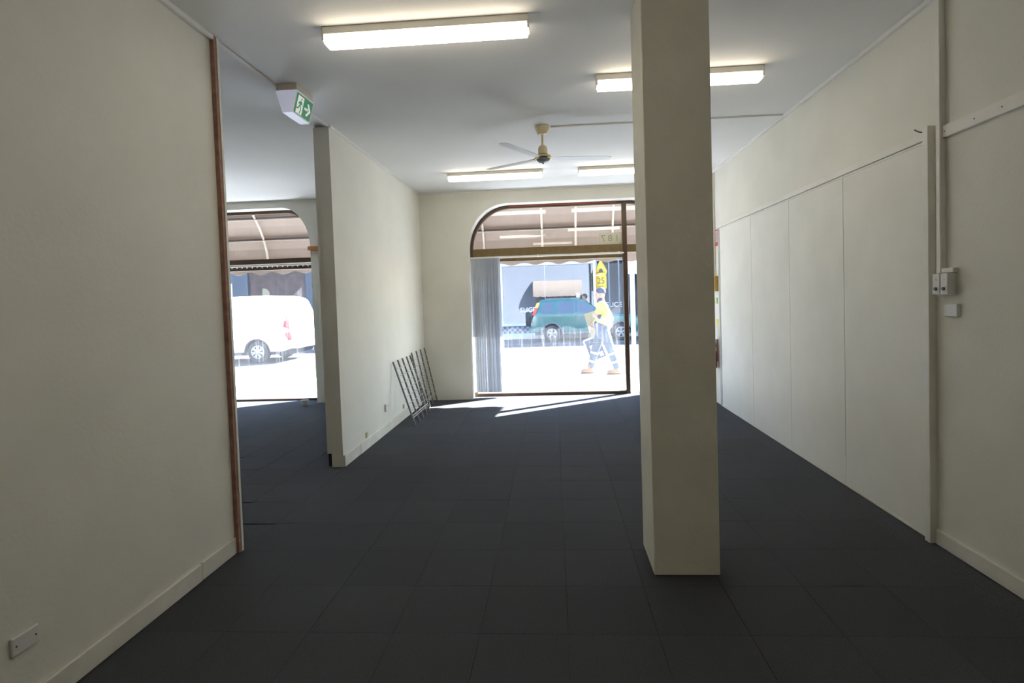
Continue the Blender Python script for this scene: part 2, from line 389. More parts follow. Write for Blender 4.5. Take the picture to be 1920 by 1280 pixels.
def win2():
    r = thing('window_2', 'arched shop window of the adjoining shop beyond the opening', 'window', (0, 0, 0), kind='structure')
    frame_arch(W2, GY - .035, GY + .05, .045, 'frame', 'dark_bronze', r).build('arch_frame', 'dark_bronze', r)
    MB().box(-4.03, -3.985, GY - .035, GY + .05, 0, 2.55).build('jamb_frame', 'dark_bronze', r)
    MB().box(-7.15, -7.10, GY - .035, GY + .05, 0, 2.55).build('jamb_frame', 'dark_bronze', r)
    MB().box(-7.10, -4.03, GY - .04, GY + .05, 2.33, 2.41, .004).build('transom', 'dark_bronze', r)
    MB().box(-7.10, -4.03, GY - .02, GY + .05, 2.225, 2.285, .003).build('lower_rail', 'dark_bronze', r)
    MB().box(-7.10, -4.03, GY - .03, GY + .05, -.006, .032, .004).build('sill', 'dark_bronze', r)
    tk = MB(); tk.box(-7.05, -4.0, GY - .10, GY - .06, 2.285, 2.315, .003); tk.build('curtain_track', 'trim_paint', r)
    hk = MB()
    for i in range(34): hk.box(-7.0 + i * .088, -6.985 + i * .088, GY - .085, GY - .075, 2.262, 2.288)
    hk.build('track_hook', 'trim_paint', r)
    pane_arch(W2, -7.10, -4.0, 2.41, GY, GY + .006).build('pane', 'window_glass', r)
    MB().box(-7.10, -4.03, GY, GY + .006, .032, 2.225).build('pane', 'window_glass', r)
win1(); win2()

def blind():
    r = thing('vertical_blind', 'grey vertical blind drawn to the left side of the arched window', 'blind', (-1.15, GY - .11, 0))
    MB().box(-.19, 2.29, -.02, .02, 2.278, 2.30, .004).build('head_rail', 'trim_paint', r)
    for i in range(2):
        MB().box(.9 + i * 1.3, .92 + i * 1.3, -.026, .026, 2.27, 2.31, .002).build('rail_bracket', 'trim_paint', r)
    sl = MB().box(-.045, .045, -.0012, .0012, 0, 2.19).mesh('slat'); sl.materials.append(M['blind_fabric'])
    for i in range(13):
        o = link('slat', sl, r); x = -.165 + (i * .034 if i > 3 else i * .05 - .01); a = (-14, -20, -26, -34)[i] if i < 4 else -38 - (i * 37 % 23)
        if i > 3: x += .06
        o.location = (x * .86 + .0, 0, .085); o.rotation_euler = (0, 0, math.radians(a) * (1 if True else 1))
blind()
def number_plate():
    o = thing('number_plate', 'paper street number stuck to the upper window pane', 'sign', (.94, GY - .004, 2.533))
    MB().box(-.187, .187, -.001, .001, -.094, .094).build('sheet', 'paper', o)
    for d, x in (('1', .11), ('8', 0), ('7', -.11)): text('digit', d, .15, 'print_grey', o, (x, 0, 0), (PI/2, 0, PI), .0022)
number_plate()

# ------------------------------------------------------------------ ceiling fittings
def ceiling_lamp(x0, x1, y, label, m='lamp_diffuser'):
    r = thing('ceiling_light', label, 'light', ((x0 + x1) / 2, y, H), group='fluorescent ceiling battens'); h = (x1 - x0) / 2
    MB().box(-h, h, 0, .105, -.046, 0, .003).build('housing', 'lamp_tray', r)
    MB().box(-h + .012, h - .012, .004, .101, -.103, -.046, .006).build('diffuser', m, r)
    for s in (-1, 1):
        MB().box(s * h - (.012 if s > 0 else 0), s * h + (.012 if s < 0 else 0), .003, .102, -.082, -.046, .001).build('end_cap', 'lamp_tray', r)
ceiling_lamp(-1.396, -.102, 3.29, 'lit fluorescent batten nearest the viewer, left of the pillar top')
ceiling_lamp(.383, 1.663, 4.246, 'lit fluorescent batten crossing behind the top of the pillar')
ceiling_lamp(-1.392, -.100, 7.18, 'lit fluorescent batten near the window, left of the ceiling fan')
ceiling_lamp(.375, 1.66, 7.19, 'lit fluorescent batten near the window, right of the ceiling fan')
ceiling_lamp(-.60, .69, 1.15, 'lit fluorescent batten overhead, seen only mirrored in the window', 'lamp_diffuser_dim')

def fan():
    r = thing('ceiling_fan', 'cream three-blade ceiling fan hanging in front of the window', 'fan', (-.068, 5.46, H))
    MB().lathe([(.012, -.085), (.045, -.078), (.058, -.05), (.074, -.018), (.076, 0)]).build('canopy', 'fan_cream', r, True)
    MB().lathe([(.0115, -.20), (.0115, -.07)], n=12).build('down_rod', 'fan_cream', r, True)
    MB().lathe([(.046, -.275), (.047, -.22), (.038, -.195), (.018, -.183), (.016, -.178)]).build('motor', 'fan_cream', r, True)
    MB().lathe([(.05, -.283), (.05, -.275)]).build('motor_band', 'car_trim', r, True)
    MB().lathe([(.07, -.325), (.084, -.31), (.08, -.29), (.052, -.283)]).build('hub', 'brass', r, True)
    MB().lathe([(.008, -.372), (.012, -.362), (.045, -.352), (.066, -.335), (.07, -.325)]).build('hub_cap', 'fan_cap', r, True)
    for a in (9, 239, 150):
        t = math.radians(a); c, s = math.cos(t), math.sin(t); mb = MB()
        for d0, d1, w0, w1 in ((.10, .20, .032, .048), (.20, .64, .048, .056), (.64, .70, .056, .034)):
            def P(d, w, k): return (c*d - s*w, s*d + c*w, -.318 - w * .09 + k)
            A = [P(d0, -w0, 0), P(d1, -w1, 0), P(d1, w1, 0), P(d0, w0, 0)]; mb.quad(A, .004, (0, 0, 1))
        bmesh.ops.remove_doubles(mb.bm, verts=mb.bm.verts[:], dist=1e-5)
        b = mb.build('blade', 'fan_blade', r)
        MB().bar((c*.06, s*.06, -.305), (c*.16, s*.16, -.312), .03, .006).build('blade_arm', 'brass', b)
fan()
tag(MB().box(.02, RX - .028, 5.45, 5.475, H - .014, H, .002).build('cable_duct', 'ceiling_paint'), 'thin white cable duct crossing the ceiling from the fan to the wall', 'duct')

def exit_sign():
    r = thing('exit_sign', 'green running-man exit sign box hanging under the ceiling', 'sign', (-2.03, 4.08, H))
    MB().box(-.083, .083, 0, .28, -.05, 0, .002).build('base', 'exit_base', r)
    MB().prism([(-.085, -.052), (.087, -.052), (.04, -.222), (-.038, -.222)], 'y', -.006, .286).build('body', 'exit_body', r)
    n = Vector((.170, 0, -.047)).normalized()
    def F(s, t, off): # s along y 0..1, t down 0..1
        return Vector((.087 - .047 * t, -.006 + .292 * s, -.052 - .17 * t)) + n * off
    def plate(polys, off, th, name, m, par=r):
        mb = MB()
        for p in polys: mb.quad([F(s, t, off) for s, t in p], th, n)
        return mb.build(name, m, par)
    plate([[(.02, .03), (.98, .03), (.98, .97), (.02, .97)]], .0005, .002, 'frame', 'white_plastic')
    plate([[(.05, .07), (.95, .07), (.95, .93), (.05, .93)]], .0026, .001, 'sign_face', 'exit_green')
    plate([[(.13, .14), (.45, .14), (.45, .90), (.13, .90)]], .0037, .0008, 'doorway_symbol', 'exit_white')
    man = [[(.30, .20), (.35, .20), (.35, .30), (.30, .30)], [(.24, .34), (.36, .34), (.32, .56), (.25, .56)], [(.36, .36), (.42, .48), (.40, .52), (.34, .44)],
           [(.24, .36), (.17, .48), (.19, .51), (.26, .44)], [(.25, .54), (.29, .56), (.21, .72), (.13, .72), (.13, .67), (.18, .66)], [(.28, .54), (.33, .54), (.38, .70), (.34, .88), (.30, .88), (.33, .70)]]
    plate(man, .0046, .0006, 'running_man', 'exit_green')
    plate([[(.55, .46), (.74, .46), (.74, .56), (.55, .56)], [(.66, .26), (.73, .22), (.90, .51), (.80, .51)], [(.80, .51), (.90, .51), (.73, .80), (.66, .76)]], .0037, .0008, 'arrow_symbol', 'exit_white')
exit_sign()

# ------------------------------------------------------------------ wall fittings
tag(MB().box(RX - .036, RX, 3.318, 3.352, 1.67, H - .03, .004).build('cable_conduit', 'trim_paint'), 'square conduit running from the ceiling down to the isolator switches', 'conduit')
def isolator(y0, y1, label, dx):
    r = thing('isolator_switch', label, 'switch', (RX, (y0 + y1) / 2, 1.545), group='isolator switches on the right wall'); h = (y1 - y0) / 2
    MB().box(-dx, 0, -h, h, 0, .124, .003).build('case', 'white_plastic', r)
    MB().tube((-dx - .008, 0, .034), (-dx, 0, .034), .010, n=12).build('knob', 'car_trim', r)
    MB().tube((-dx - .002, 0, .09), (-dx, 0, .09), .006, n=10).build('indicator', 'lens_clear', r)
isolator(3.300, 3.358, 'white isolator switch box touching the frame post, farther of the pair', .055)
isolator(3.236, 3.292, 'white isolator switch box nearer the viewer, above the blank plate', .055)
bk = MB().box(RX - .03, RX, 3.226, 3.362, 1.672, 1.70, .003); tag(bk.build('mounting_block', 'trim_paint'), 'small block behind the top of the isolator switches', 'block')
def wall_plate(name, label, cat, loc, rz, w, h, d, m='white_plastic', screws=True):
    r = thing(name, label, cat, loc, rz)     # local: faces -y
    MB().box(-w/2, w/2, -d, 0, -h/2, h/2, min(.004, d * .4)).build('plate', m, r)
    if screws:
        for s in (-1, 1): MB().tube((s * w * .36, -d - .0012, 0), (s * w * .36, -d + .001, 0), .0035, n=8).build('screw', 'dark_hole', r)
    return r
wall_plate('blank_plate', 'square white blank plate below the isolator switches', 'plate', (RX, 3.262, 1.452), -PI/2, .10, .076, .02, screws=False)
wall_plate('wall_plate', 'white blanking plate low on the near left wall', 'plate', (LX, 1.926, .318), PI/2, .108, .072, .012)
o = wall_plate('power_outlet', 'white power outlet on the partition wall beside the metal grids', 'outlet', (PX, 6.44, .31), PI/2, .11, .09, .02, screws=False)
MB().box(-.03, -.012, -.023, -.02, .012, .03).build('rocker', 'lens_clear', o); MB().box(.012, .03, -.023, -.02, .012, .03).build('rocker', 'lens_clear', o)
wall_plate('cable_plate', 'small beige plate just above the partition skirting', 'plate', (PX, 5.726, .15), PI/2, .055, .06, .012, 'beige_plastic', False)
wall_plate('cable_plate', 'small beige plate behind the nearer metal grid', 'plate', (PX, 7.18, .17), PI/2, .055, .06, .012, 'beige_plastic', False)
hk = MB(); hk.path([(RX, 3.50, 2.552), (RX - .03, 3.50, 2.556), (RX - .05, 3.515, 2.575)], .004); hk.tube((RX - .004, 3.5, 2.552), (RX, 3.5, 2.552), .012)
tag(hk.build('wall_hook', 'car_trim'), 'small bent metal hook on top of the frame post', 'hook')
tag(MB().box(RX - .03, RX, 7.80, 7.825, 1.84, H - .03, .003).build('alarm_conduit', 'trim_paint'), 'narrow conduit down the far right wall to the orange box', 'conduit')
def ext_sign():
    r = thing('extinguisher_sign', 'red-bordered white sign high above the fire extinguisher', 'sign', (RX, 7.755, 2.375))
    MB().box(-.003, 0, -.06, .06, -.115, .115).build('plate', 'sign_red', r)
    MB().box(-.0042, -.003, -.042, .042, -.06, .098).build('panel', 'white_plastic', r)
    MB().prism([(-.012, -.04), (.012, -.04), (.012, .06), (.005, .085), (-.008, .085), (-.012, .06)], 'x', -.0052, -.0042).build('symbol', 'sign_red', r)
ext_sign()
def orange_box():
    r = thing('alarm_box', 'orange box on the far right wall beneath the narrow conduit', 'box', (RX, 7.79, 1.725))
    MB().box(-.05, 0, -.072, .072, -.108, .108, .006).build('case', 'orange_box', r)
    MB().box(-.053, -.05, -.04, .04, -.08, -.04, .001).build('label_plate', 'white_plastic', r)
orange_box()
wall_plate('light_switch', 'pale green plate below the orange box', 'switch', (RX, 7.80, 1.485), -PI/2, .08, .085, .014, 'green_plate', False)
o = thing('service_tag', 'yellow and white service tag above the fire extinguisher', 'tag', (RX, 7.79, 1.12))
MB().box(-.004, 0, -.045, .045, .0, .10).build('tag_top', 'yellow_tag', o); MB().box(-.004, 0, -.045, .045, -.1, -.002).build('tag_bottom', 'white_plastic', o)
def extinguisher():
    r = thing('fire_extinguisher', 'red fire extinguisher hung on the far right wall beside the pillar edge', 'extinguisher', (RX - .085, 7.80, .51))
    MB().lathe([(.05, 0), (.066, .012), (.068, .03), (.068, .31), (.055, .36), (.024, .385), (.02, .40)]).build('cylinder', 'red_gloss', r, True)
    MB().lathe([(.0685, .25), (.0688, .255), (.0688, .305), (.0685, .31)]).build('label_band', 'white_plastic', r, True)
    v = MB(); v.lathe([(.022, .40), (.024, .43), (.014, .45)], n=14); v.bar((0, .02, .45), (0, -.10, .485), .022, .008); v.bar((0, .02, .435), (0, -.09, .43), .02, .008); v.build('valve', 'car_trim', r)
    MB().path([(-.01, .02, .43), (-.03, .07, .42), (-.03, .085, .34), (-.03, .082, .15)], .010).build('hose', 'black_rubber', r)
    MB().box(.06, .085, -.02, .02, .1, .42).build('bracket', 'galv_wire', r)
extinguisher()
tg = MB().box(-3.95, -3.80, 8.40, FY, 2.495, 2.56, .003); tag(tg.build('timber_block', 'timber_block'), 'small orange-brown timber block on the wall beside the adjoining window', 'block')
pot = MB().lathe([(.040, 0), (.043, .004), (.052, .07), (.062, .072), (.063, .092), (.058, .094), (.05, .03), (.02, .025)], n=20)
po = tag(pot.build('plastic_tub', 'white_plastic', None, True), 'small white plastic tub on the carpet by the adjoining window', 'tub'); po.location = (-4.05, 8.264, 0)

def grid(ys, xb, hz, label):
    r = thing('metal_grid', label, 'grid', (0, 0, 0), group='steel grids leaning on the partition')
    xt = PX + .016; yc = ys[0]
    def at(y, t): # t 0 bottom .. 1 top
        return Vector((xb + (xt - xb) * t, y, .008 + (hz - .008) * t))
    for y in ys: MB().bar(at(y, 0), at(y, 1), .014, .02, (1, 0, 0)).build('upright', 'steel_rod', r)
    for k in range(8):
        t = .12 + k * .108; MB().tube(at(ys[0] - .012, t) + Vector((.009, 0, 0)), at(ys[-1] + .012, t) + Vector((.009, 0, 0)), .0048, n=6).build('cross_wire', 'galv_wire', r)
    MB().bar(at(ys[0], .155) + Vector((.014, 0, 0)), at(ys[-1], .155) + Vector((.014, 0, 0)), .008, .013).build('bottom_rail', 'galv_wire', r)
grid([6.74, 6.95, 7.16, 7.37, 7.55], -1.842, .84, 'steel grid panel leaning on the partition, nearer the viewer')
grid([7.64, 7.90, 8.15, 8.41], -1.925, .865, 'steel grid panel leaning on the partition, nearer the window')

# ------------------------------------------------------------------ street
GZ = -.06; RZ = -.12
struct(MB().box(-40, 40, 8.97, 11.72, -.4, GZ).build('footpath', 'concrete'), 'sunlit pale concrete footpath outside the shop', 'footpath')
struct(MB().box(-40, 40, 11.72, 11.85, -.4, GZ + .003, .01).build('kerb', 'kerb_stone'), 'concrete kerb along the near edge of the road', 'kerb')
struct(MB().box(-40, 40, 11.85, 22.6, -.4, RZ).build('road', 'asphalt'), 'grey asphalt road', 'road')
struct(MB().box(-40, 40, 22.6, 22.75, -.4, .02, .01).build('far_kerb', 'kerb_stone'), 'kerb on the far side of the road', 'kerb')
struct(MB().box(-40, 40, 22.75, 30, -.4, .015).build('far_footpath', 'concrete'), 'footpath across the road in front of the shops', 'footpath')

PROF = [(8.97, 3.44), (9.12, 3.39), (9.30, 3.245), (9.45, 3.07), (9.56, 2.90), (9.65, 2.68), (9.69, 2.44)]
def awning(x0, x1, label, rafters):
    r = thing('awning', label, 'awning', (0, 0, 0))
    mb = MB(); th = .006
    lo = [(y, z - th) for y, z in PROF]; mb.prism(PROF + lo[::-1], 'x', x0, x1); mb.build('canopy', 'canvas', r)
    v = MB(); n = int((x1 - x0) / .054); base = 2.44
    top = [(x0 + (x1 - x0) * i / n, base) for i in range(n + 1)]
    bot = [(x, 2.23 + .026 * math.cos(2 * PI * (x + .1) / .43)) for x, _ in top]
    for i in range(n): v.prism([top[i], top[i+1], bot[i+1], bot[i]], 'y', 9.688, 9.693)
    bmesh.ops.remove_doubles(v.bm, verts=v.bm.verts[:], dist=1e-5); v.build('valance', 'canvas', r)
    for x in (x0, x1 - .005):
        MB().prism(PROF + [(9.69, 2.25), (8.98, 2.30)], 'x', x, x + .005).build('side_flap', 'canvas', r)
    for (y, z) in ((9.30, 3.205), (9.555, 2.855)):
        MB().box(x0 + .01, x1 - .01, y - .02, y + .015, z - .025, z + .008).build('purlin', 'awning_beam', r)
        MB().box(x0 + .01, x1 - .01, y - .03, y - .014, z - .043, z - .025).build('edge_rail', 'awning_frame', r)
    MB().box(x0 + .01, x1 - .01, 9.655, 9.685, 2.41, 2.44).build('front_rail', 'awning_frame', r)
    for x in rafters:
        mb = MB(); pts = [Vector((x, y - .025, z - .045)) for y, z in PROF[1:]]
        mb.path(pts, .019, 8); mb.build('rafter', 'awning_frame', r)
awning(-1.52, 2.06, 'cream canvas awning with scalloped valance outside the arched window', [-1.24, -.178, .42, 1.075, 1.75])
awning(-7.35, -3.78, 'cream canvas awning with scalloped valance outside the adjoining shop', [-7.1, -6.2, -5.31, -4.3])
def post():
    r = thing('kerb_post', 'white post at the kerb right of the walking worker', 'post', (1.64, 11.24, GZ))
    MB().box(-.04, .04, -.04, .04, 0, 2.44, .006).build('shaft', 'post_white', r)
    MB().box(-.075, .135, -.06, .06, 2.11, 2.38, .006).build('bracket_box', 'post_white', r)
post()

# ------------------------------------------------------------------ vehicles
def shell(xs, zb, zt, hw, rr, crown=.02):
    """lofted vehicle body: per station a closed cross-section"""
    mb = MB(); bm = mb.bm; K = [0, .12, .25, .38, .5, .6, .7, .8, .88, .94]; secs = []
    for x in xs:
        b, t = zb(x), zt(x); pts = []
        R_ = min(rr, (t - b) * .3)
        zs = [b + (t - R_ - b) * k / .94 for k in K]
        left = [(-hw(x, z), z) for z in zs]; w = hw(x, t - R_)
        arc = [(-(w - R_ * (1 - math.cos(a))), t - R_ + R_ * math.sin(a)) for a in (PI*.17, PI*.33, PI*.5)]
        mid = [(-w * .45, t + crown * .8), (0, t + crown)]
        half = left + arc + mid[:1]
        sec = half + [mid[1]] + [(-y, z) for y, z in reversed(half)]
        secs.append([bm.verts.new((x, y, z)) for y, z in sec])
    n = len(secs[0])
    for a, b in zip(secs, secs[1:]):
        for i in range(n - 1): bm.faces.new((a[i], a[i+1], b[i+1], b[i]))
        bm.faces.new((a[n-1], a[0], b[0], b[n-1]))
    bm.faces.new(secs[0]); bm.faces.new(secs[-1][::-1]); return mb
def lerp_tab(tab):
    def f(x):
        if x <= tab[0][0]: return tab[0][1]
        for (a, b), (c, d) in zip(tab, tab[1:]):
            if x <= c: return b + (d - b) * (x - a) / (c - a)
        return tab[-1][1]
    return f
def wheel(parent, x, y, zc, r, w, side, spokes=5, rr=.62):
    wo = MB().lathe([(r*rr, -w/2), (r*.93, -w/2), (r, -w*.32), (r, w*.32), (r*.93, w/2), (r*rr, w/2)], (x, y, zc), 'y', 28).build('wheel', 'black_rubber', parent, True)
    yo = y + side * w / 2
    rim = MB().lathe([(r*rr, -.012), (r*rr*1.03, .004), (r*rr*.9, .012), (r*rr*.86, -.02), (r*rr, -.012)], (x, yo, zc), 'y', 28, False); rim.build('rim', 'alloy', wo, True)
    MB().lathe([(r*rr*.97, -.004), (r*rr*.97, .004)], (x, yo - side*.006, zc), 'y', 24).build('brake_disc', 'black_rubber', wo)
    sp = MB()
    for k in range(spokes):
        a = 2 * PI * k / spokes + PI/2; c, s = math.cos(a), math.sin(a)
        for e in (-.17, .17):
            c2, s2 = math.cos(a + e), math.sin(a + e)
            sp.bar((x + c*r*.1, yo, zc + s*r*.1), (x + c2*r*rr*.92, yo, zc + s2*r*rr*.92), r*.10, .016, (0, 1, 0))
    sp.lathe([(r*.16, -.012), (r*.16, .012), (r*.1, .018)], (x, yo, zc), 'y', 14); sp.build('spokes', 'alloy', wo)
def linspace(a, b, n): return [a + (b - a) * i / (n - 1) for i in range(n)]

def suv():
    r = thing('parked_car', 'green four-wheel-drive wagon parked across the road behind the worker', 'car', (-.90, 21.58, RZ))
    wr_, wf, wz, ra = .785, 3.45, .325, .395
    ztop = lerp_tab([(0, .86), (.03, .98), (.07, 1.06), (.30, 1.60), (.45, 1.635), (1.2, 1.665), (1.85, 1.64), (2.05, 1.60), (2.72, 1.12), (2.85, 1.07), (3.5, 1.01), (3.95, .93), (4.15, .83), (4.25, .66)])
    base = lerp_tab([(0, .46), (.2, .38), (.4, .34), (3.9, .32), (4.1, .34), (4.25, .42)])
    def zb(x):
        z = base(x)
        for w in (wr_, wf):
            d = abs(x - w)
            if d < ra: z = max(z, wz + math.sqrt(ra*ra - d*d))
        return z
    def hw(x, z):
        h = .855
        if z > 1.04: h -= (z - 1.04) / .6 * .17
        if z < .55: h -= (.55 - z) * .12
        e = min(x, 4.25 - x)
        if e < .45: h -= .16 * (1 - e / .45) ** 2
        return h
    xs = sorted(set([round(v, 4) for v in linspace(0, 4.25, 70)] + [round(w + s * ra * math.sin(PI/2*k/9), 4) for w in (wr_, wf) for s in (-1, 1) for k in range(10)]))
    shell(xs, zb, ztop, hw, .10).build('body', 'car_teal', r, True, 40)
    un = MB(); un.box(.12, 4.1, -.72, .72, .26, .40); un.build('underbody', 'car_trim', r)
    sides = {'rear_side_window': [(.36, 1.13), (.82, 1.13), (.90, 1.52), (.50, 1.54)], 'rear_door_window': [(.97, 1.13), (1.70, 1.13), (1.70, 1.55), (1.10, 1.55)], 'front_door_window': [(1.78, 1.13), (2.55, 1.13), (2.02, 1.53), (1.78, 1.55)]}
    for nm, p in sides.items():
        for s in (-1, 1):
            mb = MB(); mb.quad([(x, s * (hw(x, z) + .003), z) for x, z in p], .004, (0, s, 0)); mb.build(nm, 'car_glass', r)
    def slope(x, yy, lift): return (x, yy, ztop(x) + lift)
    mb = MB(); mb.quad([(2.12, -.60, ztop(2.12) + .028), (2.64, -.68, ztop(2.64) + .022), (2.64, .68, ztop(2.64) + .022), (2.12, .60, ztop(2.12) + .028)], .006, (.5, 0, .8)); mb.build('windscreen', 'car_glass', r)
    mb = MB(); mb.quad([(.085, -.58, 1.12), (.085, .58, 1.12), (.25, .55, 1.52), (.25, -.55, 1.52)], .006, (-.9, 0, .3)); mb.build('rear_window', 'car_glass', r)
    for s in (-1, 1):
        for (za, zb_, xa, xb, m, nm) in ((1.06, 1.34, .045, .16, 'lens_red', 'tail_light'), (1.34, 1.54, .16, .245, 'lens_orange', 'turn_signal')):
            mb = MB(); y = s * (hw(xb + .1, (za + zb_) / 2) + .012)
            mb.quad([(xa - .03, y - s*.03, za), (xa + .10, y, za), (xb + .10, y, zb_), (xb - .02, y - s*.03, zb_)], .02, (0, -s, 0)); mb.build(nm, m, r)
        MB().box(-.05, .30, s*.80 - .03, s*.80 + .03, .38, .60, .02).build('bumper_corner', 'car_teal', r)
        MB().box(4.02, 4.24, s*.60 - .13, s*.60 + .13, .70, .84, .03).build('headlight', 'lens_clear', r)
        MB().box(2.42, 2.54, s*.93 - .07, s*.93 + .07, 1.12, 1.26, .03).build('side_mirror', 'car_teal', r)
        MB().box(1.06, 1.20, s*.862 - .012, s*.862 + .012, .97, 1.0, .005).build('door_handle', 'car_trim', r)
        MB().box(1.9, 2.04, s*.862 - .012, s*.862 + .012, .97, 1.0, .005).build('door_handle', 'car_trim', r)
        for x in (1.0, 1.745, 2.66):
            MB().box(x - .004, x + .004, s*.857 - .003, s*.857 + .003, .40, 1.05).build('door_seam', 'car_trim', r)
        MB().box(1.2, 3.05, s*.853 - .008, s*.853 + .008, .70, .735, .003).build('side_moulding', 'car_teal', r)
        MB().box(1.2, 3.04, s*.82 - .03, s*.82 + .03, .30, .37, .01).build('sill_panel', 'car_trim', r)
        for xw in (wr_, wf):
            fl = MB(); pts = [(xw + (ra + .0) * math.cos(a), wz + (ra + .0) * math.sin(a)) for a in linspace(.05, PI - .05, 15)]; pt2 = [(xw + (ra + .045) * math.cos(a), wz + (ra + .045) * math.sin(a)) for a in linspace(.05, PI - .05, 15)]
            for i in range(14): fl.prism([pts[i], pts[i+1], pt2[i+1], pt2[i]], 'y', s*.835, s*.868)
            fl.build('arch_flare', 'car_trim', r)
            wheel(r, xw, s * .755, wz, .325, .21, s)
    MB().box(-.09, .10, -.80, .80, .40, .58, .03).build('rear_bumper', 'car_teal', r)
    MB().box(4.12, 4.33, -.74, .74, .34, .60, .05).build('front_bumper', 'car_trim', r)
    sw = MB().lathe([(.12, -.10), (.27, -.10), (.30, -.06), (.30, .06), (.27, .10), (.10, .11)], (-.17, .12, .88), 'x', 26).build('spare_wheel', 'black_rubber', r, True)
    MB().box(-.09, .02, -.02, .26, .8, .96).build('spare_bracket', 'car_trim', r)
    for s in (-1, 1):
        MB().bar((.55, s*.60, 1.685), (1.9, s*.60, 1.685), .03, .03).build('roof_rail', 'car_trim', r)
suv()

def van():
    r = thing('delivery_van', 'white delivery van passing in the near lane', 'van', (-8.02, 16.70, RZ), PI)   # local +x forward = world -x
    wr_, wf, wz, ra = 1.13, 4.33, .34, .42
    ztop = lerp_tab([(0, .95), (.03, 1.1), (.09, 1.40), (.22, 1.86), (.34, 1.98), (.55, 2.04), (1.2, 2.07), (3.2, 2.05), (3.55, 1.98), (4.45, 1.28), (4.6, 1.18), (5.05, .95), (5.12, .7)])
    base = lerp_tab([(0, .46), (.3, .36), (4.9, .32), (5.12, .4)])
    def zb(x):
        z = base(x)
        for w in (wr_, wf):
            d = abs(x - w)
            if d < ra: z = max(z, wz + math.sqrt(ra*ra - d*d))
        return z
    def hw(x, z):
        h = .955
        if z > 1.1: h -= (z - 1.1) * .13
        if z < .5: h -= (.5 - z) * .15
        e = min(x, 5.12 - x)
        if e < .35: h -= .10 * (1 - e / .35) ** 2
        return h
    xs = sorted(set([round(v, 4) for v in linspace(0, 5.12, 60)] + [.02, .05, .12, .3] + [round(w + s * ra * math.sin(PI/2*k/9), 4) for w in (wr_, wf) for s in (-1, 1) for k in range(10)]))
    shell(xs, zb, ztop, hw, .13).build('body', 'van_white', r, True, 40)
    MB().box(.15, 4.9, -.8, .8, .24, .40).build('underbody', 'black_rubber', r)
    for s in (-1, 1):
        def Y(x, z, o=.004): return s * (hw(x, z) + o)
        for nm, m, p in (('tail_light', 'lens_red', [(.09, 1.0), (.27, 1.10), (.23, 1.30), (.12, 1.30)]), ('tail_light', 'lens_red', [(.04, .70), (.15, .68), (.23, .90), (.09, .95)]), ('reverse_light', 'lens_clear', [(.08, .96), (.22, .93), (.25, 1.09), (.10, 1.02)]), ('light_cap', 'car_trim', [(.14, 1.28), (.21, 1.28), (.19, 1.42), (.17, 1.44)])):
            mb = MB(); mb.quad([(x, Y(x, z), z) for x, z in p], .006, (0, s, 0)); mb.build(nm, m, r)
        mb = MB(); mb.quad([(x, Y(x, z, .002), z) for x, z in ((1.0, 1.30), (3.0, 1.30), (3.0, 1.315), (1.0, 1.315))], .004, (0, s, 0)); mb.build('door_rail', 'car_trim', r)
        mb = MB(); mb.quad([(x, Y(x, z), z) for x, z in ((3.15, 1.28), (4.15, 1.24), (3.62, 1.78), (3.2, 1.82))], .005, (0, s, 0)); mb.build('cab_window', 'car_glass', r)
        MB().box(.35, .74, s*.87 - .05, s*.87 + .05, .33, .52, .02).build('rear_skirt', 'car_trim', r)
        MB().box(3.9, 4.02, s*1.03 - .08, s*1.03 + .08, 1.2, 1.42, .03).build('side_mirror', 'van_white', r)
        for xw in (wr_, wf):
            lin = MB(); pts = [(xw + (ra - .035) * math.cos(a), wz + (ra - .035) * math.sin(a)) for a in linspace(0, PI, 15)]; pt2 = [(xw + (ra + .01) * math.cos(a), wz + (ra + .01) * math.sin(a)) for a in linspace(0, PI, 15)]
            for i in range(14): lin.prism([pts[i], pts[i+1], pt2[i+1], pt2[i]], 'y', s*.55, s*.93)
            lin.build('arch_liner', 'black_rubber', r)
            wheel(r, xw, s * .80, wz, .34, .22, s, 7, .60)
    MB().box(-.10, .16, -.86, .86, .42, .66, .04).build('rear_bumper', 'van_white', r)
    MB().box(5.0, 5.16, -.8, .8, .34, .6, .04).build('front_bumper', 'van_white', r)
    mb = MB(); mb.quad([(3.62, -.70, 1.945), (4.40, -.78, 1.34), (4.40, .78, 1.34), (3.62, .70, 1.945)], .01, (.6, 0, .8)); mb.build('windscreen', 'car_glass', r)
van()

